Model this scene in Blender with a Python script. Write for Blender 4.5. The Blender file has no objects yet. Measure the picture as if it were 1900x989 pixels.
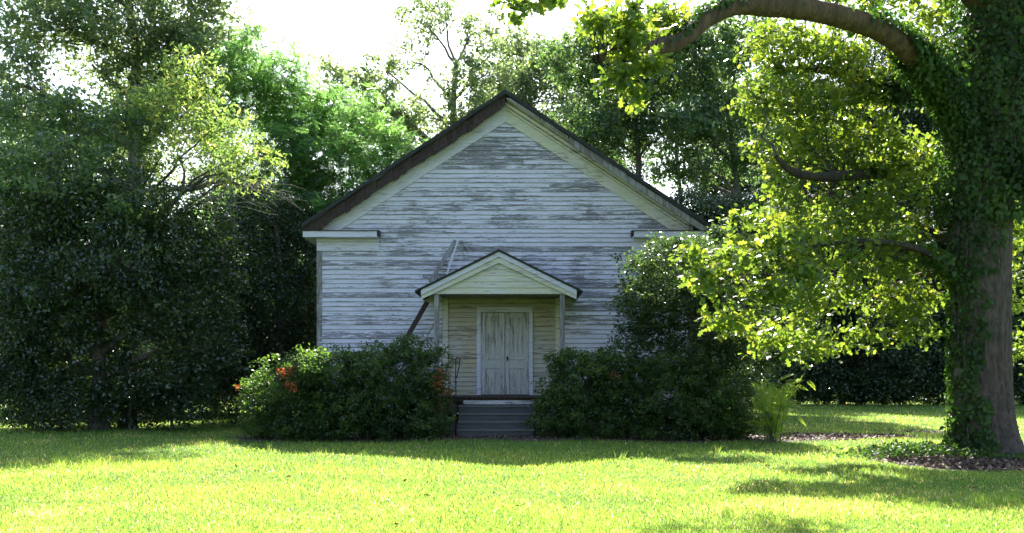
import bpy, math, random
import numpy as np
from mathutils import Vector
R = math.radians
random.seed(7); rng = np.random.default_rng(11)
S = bpy.context.scene
COL = S.collection

# ------------------------------------------------------------------ camera, sky, sun, exposure
EYE = 1.52; F = 1825.0; HY = 704.0; HX = 950.0            # focal length and horizon measured in the photograph's pixels
cam = bpy.data.cameras.new('camera'); co = bpy.data.objects.new('camera', cam); COL.objects.link(co)
co.location = (0, 0, EYE); co.rotation_euler = (R(90), 0, 0)
cam.sensor_width = 36; cam.lens = 36*F/1900; cam.shift_y = (HY-494.5)/1900
cam.clip_start = .1; cam.clip_end = 2000
S.camera = co

SUN_EL, SUN_AZ = 44.0, -1.0
w = bpy.data.worlds.new('World'); S.world = w; w.use_nodes = True
nt = w.node_tree; bg = nt.nodes['Background']
sky = nt.nodes.new('ShaderNodeTexSky'); sky.sky_type = 'NISHITA'; sky.sun_disc = False
sky.sun_elevation = R(SUN_EL); sky.sun_rotation = R(SUN_AZ)
sky.air_density = 1.0; sky.dust_density = 2.0; sky.ozone_density = 1.6
nt.links.new(sky.outputs[0], bg.inputs[0]); bg.inputs[1].default_value = .112
sl = bpy.data.lights.new('sun', 'SUN'); so = bpy.data.objects.new('sun', sl); COL.objects.link(so)
sl.energy = 5.0; sl.angle = R(.55); sl.color = (1, .95, .86)
sd = Vector((math.sin(R(SUN_AZ))*math.cos(R(SUN_EL)), math.cos(R(SUN_AZ))*math.cos(R(SUN_EL)), math.sin(R(SUN_EL))))
so.rotation_euler = sd.to_track_quat('Z', 'Y').to_euler(); so.location = (0, 40, 60)
S.view_settings.view_transform = 'Standard'; S.view_settings.look = 'None'
S.view_settings.exposure = 1.75; S.view_settings.gamma = 1
S.render.engine = 'CYCLES'
c_ = S.cycles; c_.max_bounces = 7; c_.diffuse_bounces = 4; c_.glossy_bounces = 2; c_.transmission_bounces = 4
c_.transparent_max_bounces = 4; c_.caustics_reflective = False; c_.caustics_refractive = False
c_.use_denoising = True; c_.sample_clamp_indirect = 6; c_.use_adaptive_sampling = True; c_.adaptive_threshold = .02

# ------------------------------------------------------------------ small tools
def P(px, py, D): return np.array([(px-HX)/F*D, D, EYE+(HY-py)/F*D])
def sstep(a, b, x):
    t = np.clip((x-a)/(b-a), 0, 1); return t*t*(3-2*t)
def gz(x, y):
    x = np.asarray(x, float); y = np.asarray(y, float)
    return (.10*sstep(17, 25, y) + .018*np.sin(x*.7+1)*np.sin(y*.6) + .012*np.sin(x*1.9+y*1.3)
            + .05*np.exp(-((x-9.35)**2+(y-19.5)**2)/3.0))
def tag(o, label=None, cat=None, group=None, kind=None):
    if label: o['label'] = label
    if cat: o['category'] = cat
    if group: o['group'] = group
    if kind: o['kind'] = kind
    return o
def root(name, loc, label, cat, group=None):
    o = bpy.data.objects.new(name, None); COL.objects.link(o); o.location = loc; o.empty_display_size = .2
    return tag(o, label, cat, group)
def link(name, me, parent=None):
    o = bpy.data.objects.new(name, me); COL.objects.link(o)
    if parent is not None: o.parent = parent
    return o
def origin_of(parent):
    v = np.zeros(3)
    while parent is not None:
        v += np.array(parent.location); parent = parent.parent
    return v
class MB:
    """collects polygons in world coordinates, links them as one mesh"""
    def __init__(s): s.v = []; s.f = []; s.a = []; s.e = []
    def poly(s, pts, a=0., e=None):
        n = len(s.v); s.v += [tuple(p) for p in pts]; s.f.append(list(range(n, n+len(pts))))
        s.a += [a]*len(pts); s.e += (e if e else [0.]*len(pts))
    def hexa(s, p, a=0.):
        n = len(s.v); s.v += [tuple(q) for q in p]; s.a += [a]*8; s.e += [0.]*8
        for q in ((0,3,2,1),(4,5,6,7),(0,1,5,4),(1,2,6,5),(2,3,7,6),(3,0,4,7)): s.f.append([n+i for i in q])
    def box(s, x0, x1, y0, y1, z0, z1, a=0.):
        s.hexa([(x0,y0,z0),(x1,y0,z0),(x1,y1,z0),(x0,y1,z0),(x0,y0,z1),(x1,y0,z1),(x1,y1,z1),(x0,y1,z1)], a)
    def bar(s, p0, p1, wv, hv, a=0.):
        """box beam from p0 to p1, wv and hv: full width and height vectors"""
        p0, p1, wv, hv = map(np.array, (p0, p1, wv, hv)); w2 = wv/2; h2 = hv/2
        s.hexa([p0-w2-h2, p0+w2-h2, p1+w2-h2, p1-w2-h2, p0-w2+h2, p0+w2+h2, p1+w2+h2, p1-w2+h2], a)
    def build(s, name, mat, parent=None, bevel=0, smooth=False):
        me = bpy.data.meshes.new(name); o3 = origin_of(parent)
        me.from_pydata([tuple(np.array(v)-o3) for v in s.v], [], s.f)
        at = me.attributes.new('var', 'FLOAT', 'POINT'); at.data.foreach_set('value', np.array(s.a, 'f'))
        at = me.attributes.new('edge', 'FLOAT', 'POINT'); at.data.foreach_set('value', np.array(s.e, 'f'))
        me.materials.append(mat)
        if smooth: me.polygons.foreach_set('use_smooth', [True]*len(me.polygons))
        o = link(name, me, parent)
        if bevel:
            m = o.modifiers.new('bevel', 'BEVEL'); m.width = bevel; m.segments = 1; m.limit_method = 'ANGLE'
        return o
def np_mesh(name, V, faces_flat, counts, mat, parent=None, var=None, smooth=False):
    """fast mesh from arrays"""
    me = bpy.data.meshes.new(name); V = np.asarray(V, 'f') - origin_of(parent).astype('f')
    me.vertices.add(len(V)); me.vertices.foreach_set('co', V.ravel())
    me.loops.add(len(faces_flat)); me.loops.foreach_set('vertex_index', np.asarray(faces_flat, 'i'))
    me.polygons.add(len(counts))
    st = np.concatenate([[0], np.cumsum(counts)[:-1]]).astype('i')
    me.polygons.foreach_set('loop_start', st)
    me.update(calc_edges=True)
    if var is not None:
        at = me.attributes.new('var', 'FLOAT', 'POINT'); at.data.foreach_set('value', np.asarray(var, 'f'))
    me.materials.append(mat)
    if smooth: me.polygons.foreach_set('use_smooth', np.ones(len(counts), bool))
    return link(name, me, parent)

# ------------------------------------------------------------------ materials
def new_mat(name):
    m = bpy.data.materials.new(name); m.use_nodes = True
    n = m.node_tree.nodes; n.clear()
    out = n.new('ShaderNodeOutputMaterial'); return m, m.node_tree, out
def N(t, kind, **kw):
    n = t.nodes.new(kind)
    for k, v in kw.items():
        if k in n.inputs: n.inputs[k].default_value = v
        else: setattr(n, k, v)
    return n
def ramp(t, fac, stops):
    r = t.nodes.new('ShaderNodeValToRGB'); e = r.color_ramp.elements
    e[0].position, e[0].color = stops[0][0], (*stops[0][1], 1)
    e[1].position, e[1].color = stops[-1][0], (*stops[-1][1], 1)
    for p, c in stops[1:-1]:
        q = e.new(p); q.color = (*c, 1)
    t.links.new(fac, r.inputs[0]); return r.outputs[0]
def mixc(t, fac, a, b, mode='MIX'):
    m = t.nodes.new('ShaderNodeMix'); m.data_type = 'RGBA'; m.blend_type = mode
    for i, v in ((0, fac), (6, a), (7, b)):
        if isinstance(v, (int, float)): m.inputs[i].default_value = v
        elif isinstance(v, tuple): m.inputs[i].default_value = (*v, 1)
        else: t.links.new(v, m.inputs[i])
    return m.outputs[2]
def math_(t, op, a, b=0., clamp=False):
    m = t.nodes.new('ShaderNodeMath'); m.operation = op; m.use_clamp = clamp
    for i, v in ((0, a), (1, b)):
        if isinstance(v, (int, float)): m.inputs[i].default_value = v
        else: t.links.new(v, m.inputs[i])
    return m.outputs[0]
def noise(t, scale, detail=4., vec=(1, 1, 1), rough=.6, loc=(0, 0, 0)):
    tc = t.nodes.new('ShaderNodeTexCoord'); mp = t.nodes.new('ShaderNodeMapping')
    mp.inputs['Scale'].default_value = vec; mp.inputs['Location'].default_value = loc
    t.links.new(tc.outputs['Object'], mp.inputs[0])
    n = N(t, 'ShaderNodeTexNoise', Scale=scale, Detail=detail, Roughness=rough)
    t.links.new(mp.outputs[0], n.inputs['Vector']); return n.outputs['Fac']
def attr(t, name):
    a = t.nodes.new('ShaderNodeAttribute'); a.attribute_name = name; return a.outputs['Fac']

def leaf_mat(name, stops, trans, tfac=.45, rough=.38, spec=.5):
    """stops: reflected colour over the per-leaf value, trans: transmitted colour multiplier"""
    m, t, out = new_mat(name)
    v = attr(t, 'var'); col = ramp(t, v, stops)
    pb = N(t, 'ShaderNodeBsdfPrincipled', Roughness=rough); t.links.new(col, pb.inputs['Base Color'])
    pb.inputs['Specular IOR Level'].default_value = spec
    tr = N(t, 'ShaderNodeBsdfTranslucent'); t.links.new(mixc(t, 1., col, trans, 'MULTIPLY'), tr.inputs[0])
    mx = N(t, 'ShaderNodeMixShader', Fac=tfac); t.links.new(pb.outputs[0], mx.inputs[1]); t.links.new(tr.outputs[0], mx.inputs[2])
    t.links.new(mx.outputs[0], out.inputs[0]); m.cycles.emission_sampling = 'NONE' if hasattr(m, 'cycles') else None
    return m
T4 = (4.2, 4.2, 2.2)
M = {}
M['sapling_leaf'] = leaf_mat('sapling_leaf', [(0, (.07,.12,.03)), (1, (.12,.17,.04))], (4.6, 4.4, 1.6), .55, .4)
M['shrub_leaf'] = leaf_mat('shrub_leaf', [(0, (.022,.04,.018)), (.6, (.04,.065,.025)), (1, (.10,.13,.05))], (3.4, 3.8, 1.8), .42, .26, .9)
M['oak_leaf'] = leaf_mat('oak_leaf', [(0, (.03,.06,.018)), (.6, (.075,.12,.026)), (1, (.13,.15,.035))], (4.9, 4.45, 1.7), .48, .33, .6)
M['ivy_leaf'] = leaf_mat('ivy_leaf', [(0, (.022,.05,.014)), (1, (.06,.105,.024))], (3, 3.6, 1.4), .35, .5, .35)
M['dark_leaf'] = leaf_mat('dark_leaf', [(0, (.022,.038,.018)), (.6, (.04,.065,.028)), (1, (.08,.11,.035))], (2.3, 2.8, 1.0), .34, .25, .9)
M['mid_leaf'] = leaf_mat('mid_leaf', [(0, (.024,.045,.022)), (.6, (.055,.088,.036)), (1, (.12,.15,.055))], (4.2, 4.5, 2.6), .5, .26, .9)
M['frond_leaf'] = leaf_mat('frond_leaf', [(0, (.035,.07,.03)), (1, (.08,.125,.05))], (5.0, 5.6, 3.0), .55, .32, .7)
M['yellow_leaf'] = leaf_mat('yellow_leaf', [(0, (.05,.085,.03)), (.65, (.095,.13,.04)), (.92, (.15,.15,.05)), (1, (.20,.17,.05))], (4.6, 4.8, 2.8), .55, .36)
M['azalea_leaf'] = leaf_mat('azalea_leaf', [(0, (.016,.033,.013)), (.5, (.034,.064,.02)), (1, (.085,.135,.035))], (4.6, 4.8, 1.8), .42, .34, .6)
M['far_leaf'] = leaf_mat('far_leaf', [(0, (.04,.06,.035)), (.6, (.09,.12,.06)), (1, (.14,.16,.075))], (4.4, 4.5, 3.0), .52, .28, .8)
M['dead_leaf'] = leaf_mat('dead_leaf', [(0, (.20,.05,.02)), (.5, (.38,.09,.035)), (1, (.5,.18,.06))], (1.8, 1.5, 1.1), .35, .6)
M['litter_leaf'] = leaf_mat('litter_leaf', [(0, (.05,.03,.025)), (.6, (.12,.07,.05)), (1, (.26,.18,.13))], (1.3, 1.2, 1), .1, .6)
M['grass_blade'] = leaf_mat('grass_blade', [(0, (.045,.11,.022)), (.3, (.07,.145,.028)), (.65, (.10,.175,.036)), (.9, (.15,.20,.05)), (1, (.42,.36,.25))], (5.5, 4.2, 2.8), .55, .4)

def bark(name, c0, c1, scale=6, bump=.6, zs=.22):
    m, t, out = new_mat(name)
    a = noise(t, scale, 6, (1, 1, zs)); b = noise(t, scale*4, 4, (1, 1, .3))
    f = mixc(t, .35, a, b)
    pb = N(t, 'ShaderNodeBsdfPrincipled', Roughness=.9)
    t.links.new(ramp(t, f, [(.3, c0), (.7, c1)]), pb.inputs['Base Color'])
    bp = N(t, 'ShaderNodeBump', Strength=bump, Distance=.08); t.links.new(f, bp.inputs['Height'])
    t.links.new(bp.outputs[0], pb.inputs['Normal']); t.links.new(pb.outputs[0], out.inputs[0]); return m
M['bark'] = bark('bark', (.05,.04,.032), (.19,.16,.13), 7)
M['oak_bark'] = bark('oak_bark', (.022,.016,.012), (.165,.12,.09), 11, 1.0, .42)
M['limb_bark'] = bark('limb_bark', (.03,.02,.013), (.21,.125,.07), 8, 1.)
M['dark_bark'] = bark('dark_bark', (.015,.011,.009), (.085,.062,.045), 8, .9)
M['pale_bark'] = bark('pale_bark', (.10,.09,.08), (.30,.27,.24), 8)

def paint(name, white, wood, amount, horizontal=True, yellow=None, board=False):
    """old flaking paint over grey wood; stains stretch along the board"""
    m, t, out = new_mat(name)
    st = (1, 1, 9) if horizontal else (9, 9, 1)
    big = noise(t, .55, 3, (1, 1, 1.3), .5)
    streak = noise(t, 1.5, 9, (1.1, 1.1, 14.) if horizontal else (10., 10., .9), .72)
    fine = noise(t, 12, 6, (.8, .8, 5.) if horizontal else (6., 6., .8), .75, (3, 1, 2))
    m1 = math_(t, 'ADD', math_(t, 'MULTIPLY', big, .55), math_(t, 'MULTIPLY', streak, 1.15))
    m1 = math_(t, 'ADD', m1, math_(t, 'MULTIPLY', fine, .55))
    if board:
        m1 = math_(t, 'ADD', m1, math_(t, 'MULTIPLY', attr(t, 'var'), .24))
        m1 = math_(t, 'ADD', m1, math_(t, 'MULTIPLY', attr(t, 'edge'), .12))  # edge: wear near board bottoms, plus painted shadow at the laps
    if not board: m1 = math_(t, 'ADD', m1, .17)
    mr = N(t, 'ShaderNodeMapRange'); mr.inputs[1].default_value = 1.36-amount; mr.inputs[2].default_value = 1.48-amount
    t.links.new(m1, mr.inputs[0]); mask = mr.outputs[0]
    wc = white
    if yellow: wc = mixc(t, ramp_f(t, noise(t, .9, 3, loc=(5, 0, 1)), .4, .62), white, yellow)
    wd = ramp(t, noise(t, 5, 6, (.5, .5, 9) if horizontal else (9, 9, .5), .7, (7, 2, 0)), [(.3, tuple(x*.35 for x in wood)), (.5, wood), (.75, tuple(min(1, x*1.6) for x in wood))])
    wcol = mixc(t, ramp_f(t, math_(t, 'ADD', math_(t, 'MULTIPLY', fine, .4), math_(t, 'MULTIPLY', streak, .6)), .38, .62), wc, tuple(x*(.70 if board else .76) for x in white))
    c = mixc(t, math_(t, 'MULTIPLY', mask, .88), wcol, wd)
    pb = N(t, 'ShaderNodeBsdfPrincipled', Roughness=.75); t.links.new(c, pb.inputs['Base Color'])
    bp = N(t, 'ShaderNodeBump', Strength=.35, Distance=.01); t.links.new(fine, bp.inputs['Height'])
    t.links.new(bp.outputs[0], pb.inputs['Normal']); t.links.new(pb.outputs[0], out.inputs[0]); return m
def ramp_f(t, f, a, b):
    mr = N(t, 'ShaderNodeMapRange'); mr.inputs[1].default_value = a; mr.inputs[2].default_value = b
    t.links.new(f, mr.inputs[0]); return mr.outputs[0]
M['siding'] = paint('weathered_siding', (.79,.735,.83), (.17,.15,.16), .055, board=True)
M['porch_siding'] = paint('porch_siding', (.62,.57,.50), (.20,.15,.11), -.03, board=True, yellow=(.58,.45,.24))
M['trim'] = paint('trim_paint', (.76,.71,.82), (.30,.275,.27), -.02)
M['cream_trim'] = paint('cream_trim', (.72,.66,.60), (.26,.215,.17), .01, yellow=(.70,.64,.42))
M['door_paint'] = paint('door_paint', (.58,.545,.52), (.22,.185,.16), .06, horizontal=False)
M['chipped_trim'] = paint('chipped_trim', (.60,.56,.60), (.10,.09,.09), .06)
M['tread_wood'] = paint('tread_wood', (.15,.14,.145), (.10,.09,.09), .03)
M['grey_wood'] = paint('grey_wood', (.34,.32,.31), (.15,.12,.11), .10, horizontal=False)
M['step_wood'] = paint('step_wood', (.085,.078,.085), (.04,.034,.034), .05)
def plain(name, c0, c1, scale=5, rough=.8, vec=(1, 1, 1), metal=0):
    m, t, out = new_mat(name)
    pb = N(t, 'ShaderNodeBsdfPrincipled', Roughness=rough, Metallic=metal)
    t.links.new(ramp(t, noise(t, scale, 6, vec), [(.3, c0), (.7, c1)]), pb.inputs['Base Color'])
    t.links.new(pb.outputs[0], out.inputs[0]); return m
M['rot_wood'] = plain('rotted_brown_wood', (.012,.008,.007), (.075,.042,.032), 16)
M['tar'] = plain('black_roofing', (.012,.012,.013), (.04,.038,.036), 7)
M['roof'] = plain('roof_shingles', (.05,.045,.04), (.13,.115,.10), 3)
M['iron'] = plain('rusty_iron', (.03,.03,.035), (.10,.06,.045), 30, .5, metal=.6)
M['brick'] = plain('old_brick', (.18,.08,.06), (.30,.16,.12), 14)
M['glass'] = plain('dark_window_glass', (.02,.025,.03), (.04,.045,.05), 2, .08)
M['twig'] = plain('dry_twig', (.09,.075,.06), (.22,.19,.16), 12)
M['dirt'] = plain('bare_dirt', (.04,.028,.022), (.13,.09,.07), 6, .95)

# ground
m, t, out = new_mat('lawn_soil')
g1 = noise(t, .35, 6); g2 = noise(t, 9, 8, rough=.75); g3 = noise(t, 1.6, 4, loc=(4, 4, 0))
base = ramp(t, g2, [(.3, (.035,.08,.018)), (.55, (.08,.14,.032)), (.75, (.20,.22,.10))])
base = mixc(t, ramp_f(t, g3, .60, .75), base, (.20,.17,.10))
base = mixc(t, ramp_f(t, g1, .45, .7), base, (.10,.17,.04))
pb = N(t, 'ShaderNodeBsdfPrincipled', Roughness=.9); t.links.new(base, pb.inputs['Base Color'])
pb.inputs['Specular IOR Level'].default_value = .1
bp = N(t, 'ShaderNodeBump', Strength=.8, Distance=.03); t.links.new(g2, bp.inputs['Height']); t.links.new(bp.outputs[0], pb.inputs['Normal'])
t.links.new(pb.outputs[0], out.inputs[0]); M['lawn'] = m

# ------------------------------------------------------------------ ground
def make_ground():
    xs = np.concatenate([np.linspace(-600, -42, 14), np.linspace(-40, 40, 161), np.linspace(42, 600, 14)])
    ys = np.concatenate([np.linspace(-300, -6, 8), np.linspace(-4, 60, 129), np.linspace(64, 900, 16)])
    X, Y = np.meshgrid(xs, ys); Z = gz(X, Y); nx, ny = len(xs), len(ys)
    V = np.stack([X, Y, Z], -1).reshape(-1, 3)
    i = (np.arange(ny-1)[:, None]*nx+np.arange(nx-1)[None]).ravel()
    Fc = np.stack([i, i+1, i+nx+1, i+nx], 1).ravel()
    o = np_mesh('lawn_ground', V, Fc, np.full(len(i), 4), M['lawn'], smooth=True); tag(o, kind='structure')
make_ground()
# bare patches: (cx, cy, rx, ry)
BARE = [(9.3, 18.1, 2.5, 2.0), (7.6, 24.2, 2.1, 1.1), (-3.6, 23.9, 3.2, 1.15), (3.3, 23.8, 3.9, 1.25), (10.8, 26.5, 1.2, .35)]
def bare_mask(x, y):
    mval = np.zeros_like(x)
    for cx, cy, rx, ry in BARE:
        a = np.arctan2((y-cy)/ry, (x-cx)/rx); q = ((x-cx)/rx)**2+((y-cy)/ry)**2
        rad = 1+.12*np.sin(3*a+cx)+.08*np.sin(7*a+cy)+.05*np.sin(13*a)
        mval = np.maximum(mval, (q < rad**2).astype(float))
    return mval > .5
for k, (cx, cy, rx, ry) in enumerate(BARE):
    n = 72; rings = 7; V = [(cx, cy, gz(cx, cy)+.006)]
    for r_ in range(1, rings+1):
        for j in range(n):
            a = 2*math.pi*j/n; rad = (1+.12*math.sin(3*a+cx)+.08*math.sin(7*a+cy)+.05*math.sin(13*a))*r_/rings
            x, y = cx+rx*rad*math.cos(a), cy+ry*rad*math.sin(a); V.append((x, y, float(gz(x, y))+.008))
    ff, cc = [], []
    for j in range(n):
        ff += [0, 1+j, 1+(j+1) % n]; cc.append(3)
    for r_ in range(rings-1):
        for j in range(n):
            a0 = 1+r_*n; b0 = a0+n; ff += [a0+j, b0+j, b0+(j+1) % n, a0+(j+1) % n]; cc.append(4)
    tag(np_mesh('bare_soil', V, ff, cc, M['dirt'], smooth=True), kind='structure')

# ------------------------------------------------------------------ leaves and branches
RHOMB = (np.array([(0,0,0), (-.28,.45,.06), (0,1,-.05), (.28,.45,.06)]), [(0,2,1), (0,3,2)])
SLIM = (np.array([(0,0,0), (-.17,.45,.04), (0,1,-.12), (.17,.45,.04)]), [(0,2,1), (0,3,2)])
def oak_template():
    pts = [(0,0,0), (-.07,.15,0), (-.22,.22,.03), (-.13,.38,.02), (-.36,.52,.07), (-.16,.64,.02), (-.24,.85,.04), (0,1,-.06),
           (.24,.85,.04), (.16,.64,.02), (.36,.52,.07), (.13,.38,.02), (.22,.22,.03), (.07,.15,0)]
    fs = [(0,13,1), (1,13,12,2), (1,2,3), (3,11,10,4), (3,4,5), (5,9,8,6), (5,6,7)]
    fs = [(0,1,13), (1,2,3,11,12,13), (3,4,5,9,10,11), (5,6,7,8,9)]
    return np.array(pts), fs
OAK = oak_template()
def frond_template(pairs=7, wid=.07, ln=.34):
    v = []; f = []
    for i in range(pairs):
        y = .12+.8*i/pairs; z = -.22*(y**2); l = ln*(1-.5*abs(i/pairs-.35))
        for s in (-1, 1):
            n = len(v); v += [(0, y, z), (s*l*.5, y+.06+wid, z+.0), (s*l, y+.12, z-.05), (s*l*.5, y+.06-wid*.4, z)]
            f.append((n, n+1, n+2, n+3) if s < 0 else (n, n+3, n+2, n+1))
    n = len(v); v += [(0,.88,-.17), (-.06,1.0,-.24), (0,1.18,-.33), (.06,1.0,-.24)]; f.append((n, n+3, n+2, n+1))
    return np.array(v), f
FROND = frond_template()
def norm(a): return a/np.maximum(np.linalg.norm(a, axis=-1, keepdims=True), 1e-9)
def leaves(name, pts, size, mat, tpl, parent=None, up=.8, out=None, var=None, droop=.25):
    pts = np.asarray(pts, float); n = len(pts); tv, tf = tpl; k = len(tv)
    nn = norm(rng.normal(size=(n, 3))+np.array([0, 0, up])) if out is None else norm(rng.normal(size=(n, 3))*.55+out)
    tt = rng.normal(size=(n, 3))
    if out is not None: tt = tt*.5+np.array([0, 0, -.8])
    tt[:, 2] -= droop; tt = norm(tt-(tt*nn).sum(1, keepdims=True)*nn); bb = np.cross(tt, nn)
    s = (np.asarray(size)*(.65+.6*rng.random(n)))[:, None, None]
    V = pts[:, None]+s*(tv[None, :, 0:1]*bb[:, None]+tv[None, :, 1:2]*tt[:, None]+tv[None, :, 2:3]*nn[:, None])
    cnt = np.array([len(q) for q in tf]); flat = np.concatenate([np.array(q) for q in tf])
    Fc = (np.arange(n)[:, None]*k+flat[None]).ravel()
    vv = rng.random(n) if var is None else np.clip(var*.6+rng.random(n)*.4, 0, 1)
    return np_mesh(name, V.reshape(-1, 3), Fc, np.tile(cnt, n), mat, parent, np.repeat(vv, k))

class Tubes:
    def __init__(s): s.V = []; s.F = []; s.n = 0
    def add(s, path, radii, sides=6, rough=0.):
        path = np.asarray(path, float); radii = np.asarray(radii, float)
        d = norm(np.gradient(path, axis=0)); ref = np.array([0., 1., 0.]) if abs(d[0][1]) < .8 else np.array([1., 0., 0.])
        u = norm(np.cross(d, ref)); v = np.cross(d, u); a = np.arange(sides)*2*math.pi/sides
        rr = radii[:, None]*(1+rough*rng.normal(size=(len(path), sides)))
        ring = path[:, None]+rr[..., None]*(np.cos(a)[None, :, None]*u[:, None]+np.sin(a)[None, :, None]*v[:, None])
        s.V.append(ring.reshape(-1, 3)); L = len(path)
        i, j = np.meshgrid(np.arange(L-1), np.arange(sides), indexing='ij'); j2 = (j+1) % sides
        q = np.stack([i*sides+j, i*sides+j2, (i+1)*sides+j2, (i+1)*sides+j], -1).reshape(-1, 4)+s.n
        s.F.append(q); s.n += L*sides
    def build(s, name, mat, parent=None):
        Fc = np.concatenate(s.F); return np_mesh(name, np.concatenate(s.V), Fc.ravel(), np.full(len(Fc), 4), mat, parent, smooth=True)
def wobble_path(a, b, n=6, amp=.12, sag=0.):
    a, b = np.asarray(a, float), np.asarray(b, float); t = np.linspace(0, 1, n)[:, None]; L = np.linalg.norm(b-a)
    p = a+(b-a)*t; w_ = np.cumsum(rng.normal(size=(n, 3)), 0); w_ -= w_[0]+(w_[-1]-w_[0])*t
    p += w_*amp*L/n; p[:, 2] += sag*L*np.sin(t[:, 0]*math.pi); return p
def smooth_path(pts, n=40):
    pts = np.asarray(pts, float); m_ = len(pts); out_ = []
    q = np.vstack([2*pts[0]-pts[1], pts, 2*pts[-1]-pts[-2]]); tt = np.linspace(0, m_-1, n)
    for t_ in tt:
        i = min(int(t_), m_-2); f = t_-i; p0, p1, p2, p3 = q[i], q[i+1], q[i+2], q[i+3]
        out_.append(.5*((2*p1)+(-p0+p2)*f+(2*p0-5*p1+4*p2-p3)*f*f+(-p0+3*p1-3*p2+p3)*f**3))
    return np.array(out_)
def spray_points(ells, dens, fill=.5):
    """ells: list of (centre, radii[, density factor]) -> spray centres, owner index"""
    C, O = [], []
    for i, e in enumerate(ells):
        c, r = np.asarray(e[0], float), np.asarray(e[1], float); df = e[2] if len(e) > 2 else 1
        vol = 4.19*r[0]*r[1]*r[2]; k = max(4, int(dens*df*vol**.78))
        d = norm(rng.normal(size=(k, 3)))
        ph = rng.random(3)*6.28
        lump = 1+.22*np.sin(d[:, 0]*4+ph[0])*np.sin(d[:, 2]*5+ph[1])+.14*np.sin(d[:, 1]*9+ph[2]+d[:, 2]*7)
        rad = (1-fill*rng.random(k)**1.3)*lump
        C.append(c+d*r*rad[:, None]); O += [i]*k
    return np.concatenate(C), np.array(O)
def fill_sprays(C, n, rs, flat=.45):
    k = len(C); per = rng.poisson(n, k)+2; idx = np.repeat(np.arange(k), per)
    r_ = (rs*(.6+.8*rng.random(k)))[idx][:, None]
    tilt = norm(rng.normal(size=(k, 3))*.45+np.array([0, 0, 1]))[idx]
    off = rng.normal(size=(len(idx), 3))*.5; off -= tilt*((off*tilt).sum(1, keepdims=True)*(1-flat))
    return C[idx]+off*r_, idx
def tree(name, label, cat, group, base, trunk_top, r0, ells, leafmat, tpl, lsize, dens, nleaf, rs, up=.8, barkmat='bark',
         fill=.5, twigs=.25, flat=.45, lean=None, zmin=.05):
    base = np.array(base, float); base[2] = gz(base[0], base[1])
    rt = root(name, tuple(base), label, cat, group)
    T = Tubes(); top = np.asarray(trunk_top, float)
    tp = wobble_path(base-[0, 0, .1], top, 12, .10); rad = r0*np.linspace(1, .28, 12); rad[0] *= 1.35
    T.add(tp, rad, 9, .03)
    C, O = spray_points(ells, dens*DM, fill)
    for i, e in enumerate(ells):
        c = np.asarray(e[0], float); dz = np.abs(tp[:, 2]-(c[2]-.6*np.linalg.norm(c[:2]-top[:2]))); j = int(np.argmin(dz)); j = max(3, min(j, 11))
        lp = wobble_path(tp[j], c, 8, .18, .06); lr = rad[j]*np.linspace(.6, .16, 8); T.add(lp, np.maximum(lr, .012), 6)
        own = np.where(O == i)[0]; own = own[rng.random(len(own)) < twigs]
        for q in own:
            jj = rng.integers(3, 8); tw = wobble_path(lp[jj], C[q], 4, .2); T.add(tw, np.linspace(max(.009, lr[jj]*.35), .004, 4), 3)
    T.build('trunk', M[barkmat], rt)
    L, idx = fill_sprays(C, nleaf*NM, rs, flat); cv = rng.random(len(C))
    ok = L[:, 2] > gz(L[:, 0], L[:, 1])+zmin; L = L[ok]; idx = idx[ok]
    leaves('crown', L, np.full(len(L), lsize), M[leafmat], tpl, rt, up, var=cv[idx])
    return rt
DM, NM = 1.8, 1.25
def E(px, py, rx, ry, D, rd=None, df=1.):
    """ellipsoid centred on pixel at depth D, radii in pixels there"""
    k = D/F; return (P(px, py, D), (rx*k, rd if rd else (rx*k*.8+ry*k*.2), ry*k), df)

# ------------------------------------------------------------------ the old wooden church
YF = 27.5; CX = -.18; HW = 5.24; RX = 5.60; ZA = 9.435; SL = .657; YB = 42.0; EXP = .128
church = root('wooden_church', (CX, YF, 0), 'old clapboard church with peeling white paint, gable front and small porch over double doors', 'church')
def boards(mb, org, u, nrm, z0, z1, span, seg=(2.2, 4.6), exp=EXP, lip=.034, cuts=()):
    """lapped boards along u; span(z) -> list of (a, b) intervals"""
    org, u, nrm = map(lambda q: np.array(q, float), (org, u, nrm)); z = z0
    while z < z1-.02:
        zt = min(z+exp, z1)
        for a, b in span((z+zt)/2):
            x = a
            while x < b-.01:
                e = x+random.uniform(*seg)
                if b-e < .7: e = b
                v = random.random(); dz = random.uniform(-.003, .003); li = lip*random.uniform(.75, 1.3)
                g = 0 if e == b else .004
                A = org+u*x; B = org+u*(e-g)
                def q(p, zz, off): r = p+nrm*off; return (r[0], r[1], zz)
                sagl = random.uniform(-.003, .003)
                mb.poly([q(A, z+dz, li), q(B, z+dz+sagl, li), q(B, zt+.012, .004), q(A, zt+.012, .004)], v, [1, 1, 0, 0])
                mb.poly([q(A, z+dz, .001), q(B, z+dz+sagl, .001), q(B, z+dz+sagl, li), q(A, z+dz, li)], v, [3.5, 3.5, 3.5, 3.5])  # underside coloured dark to draw the shadow under each lap
                mb.poly([q(A, z+dz-.010, .0235), q(B, z+dz+sagl-.010, .0235), q(B, z+dz+sagl, .0235), q(A, z+dz, .0235)], v, [3.5]*4)  # dark strip below the lip, a painted lap shadow line
                x = e
        z = zt
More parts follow.
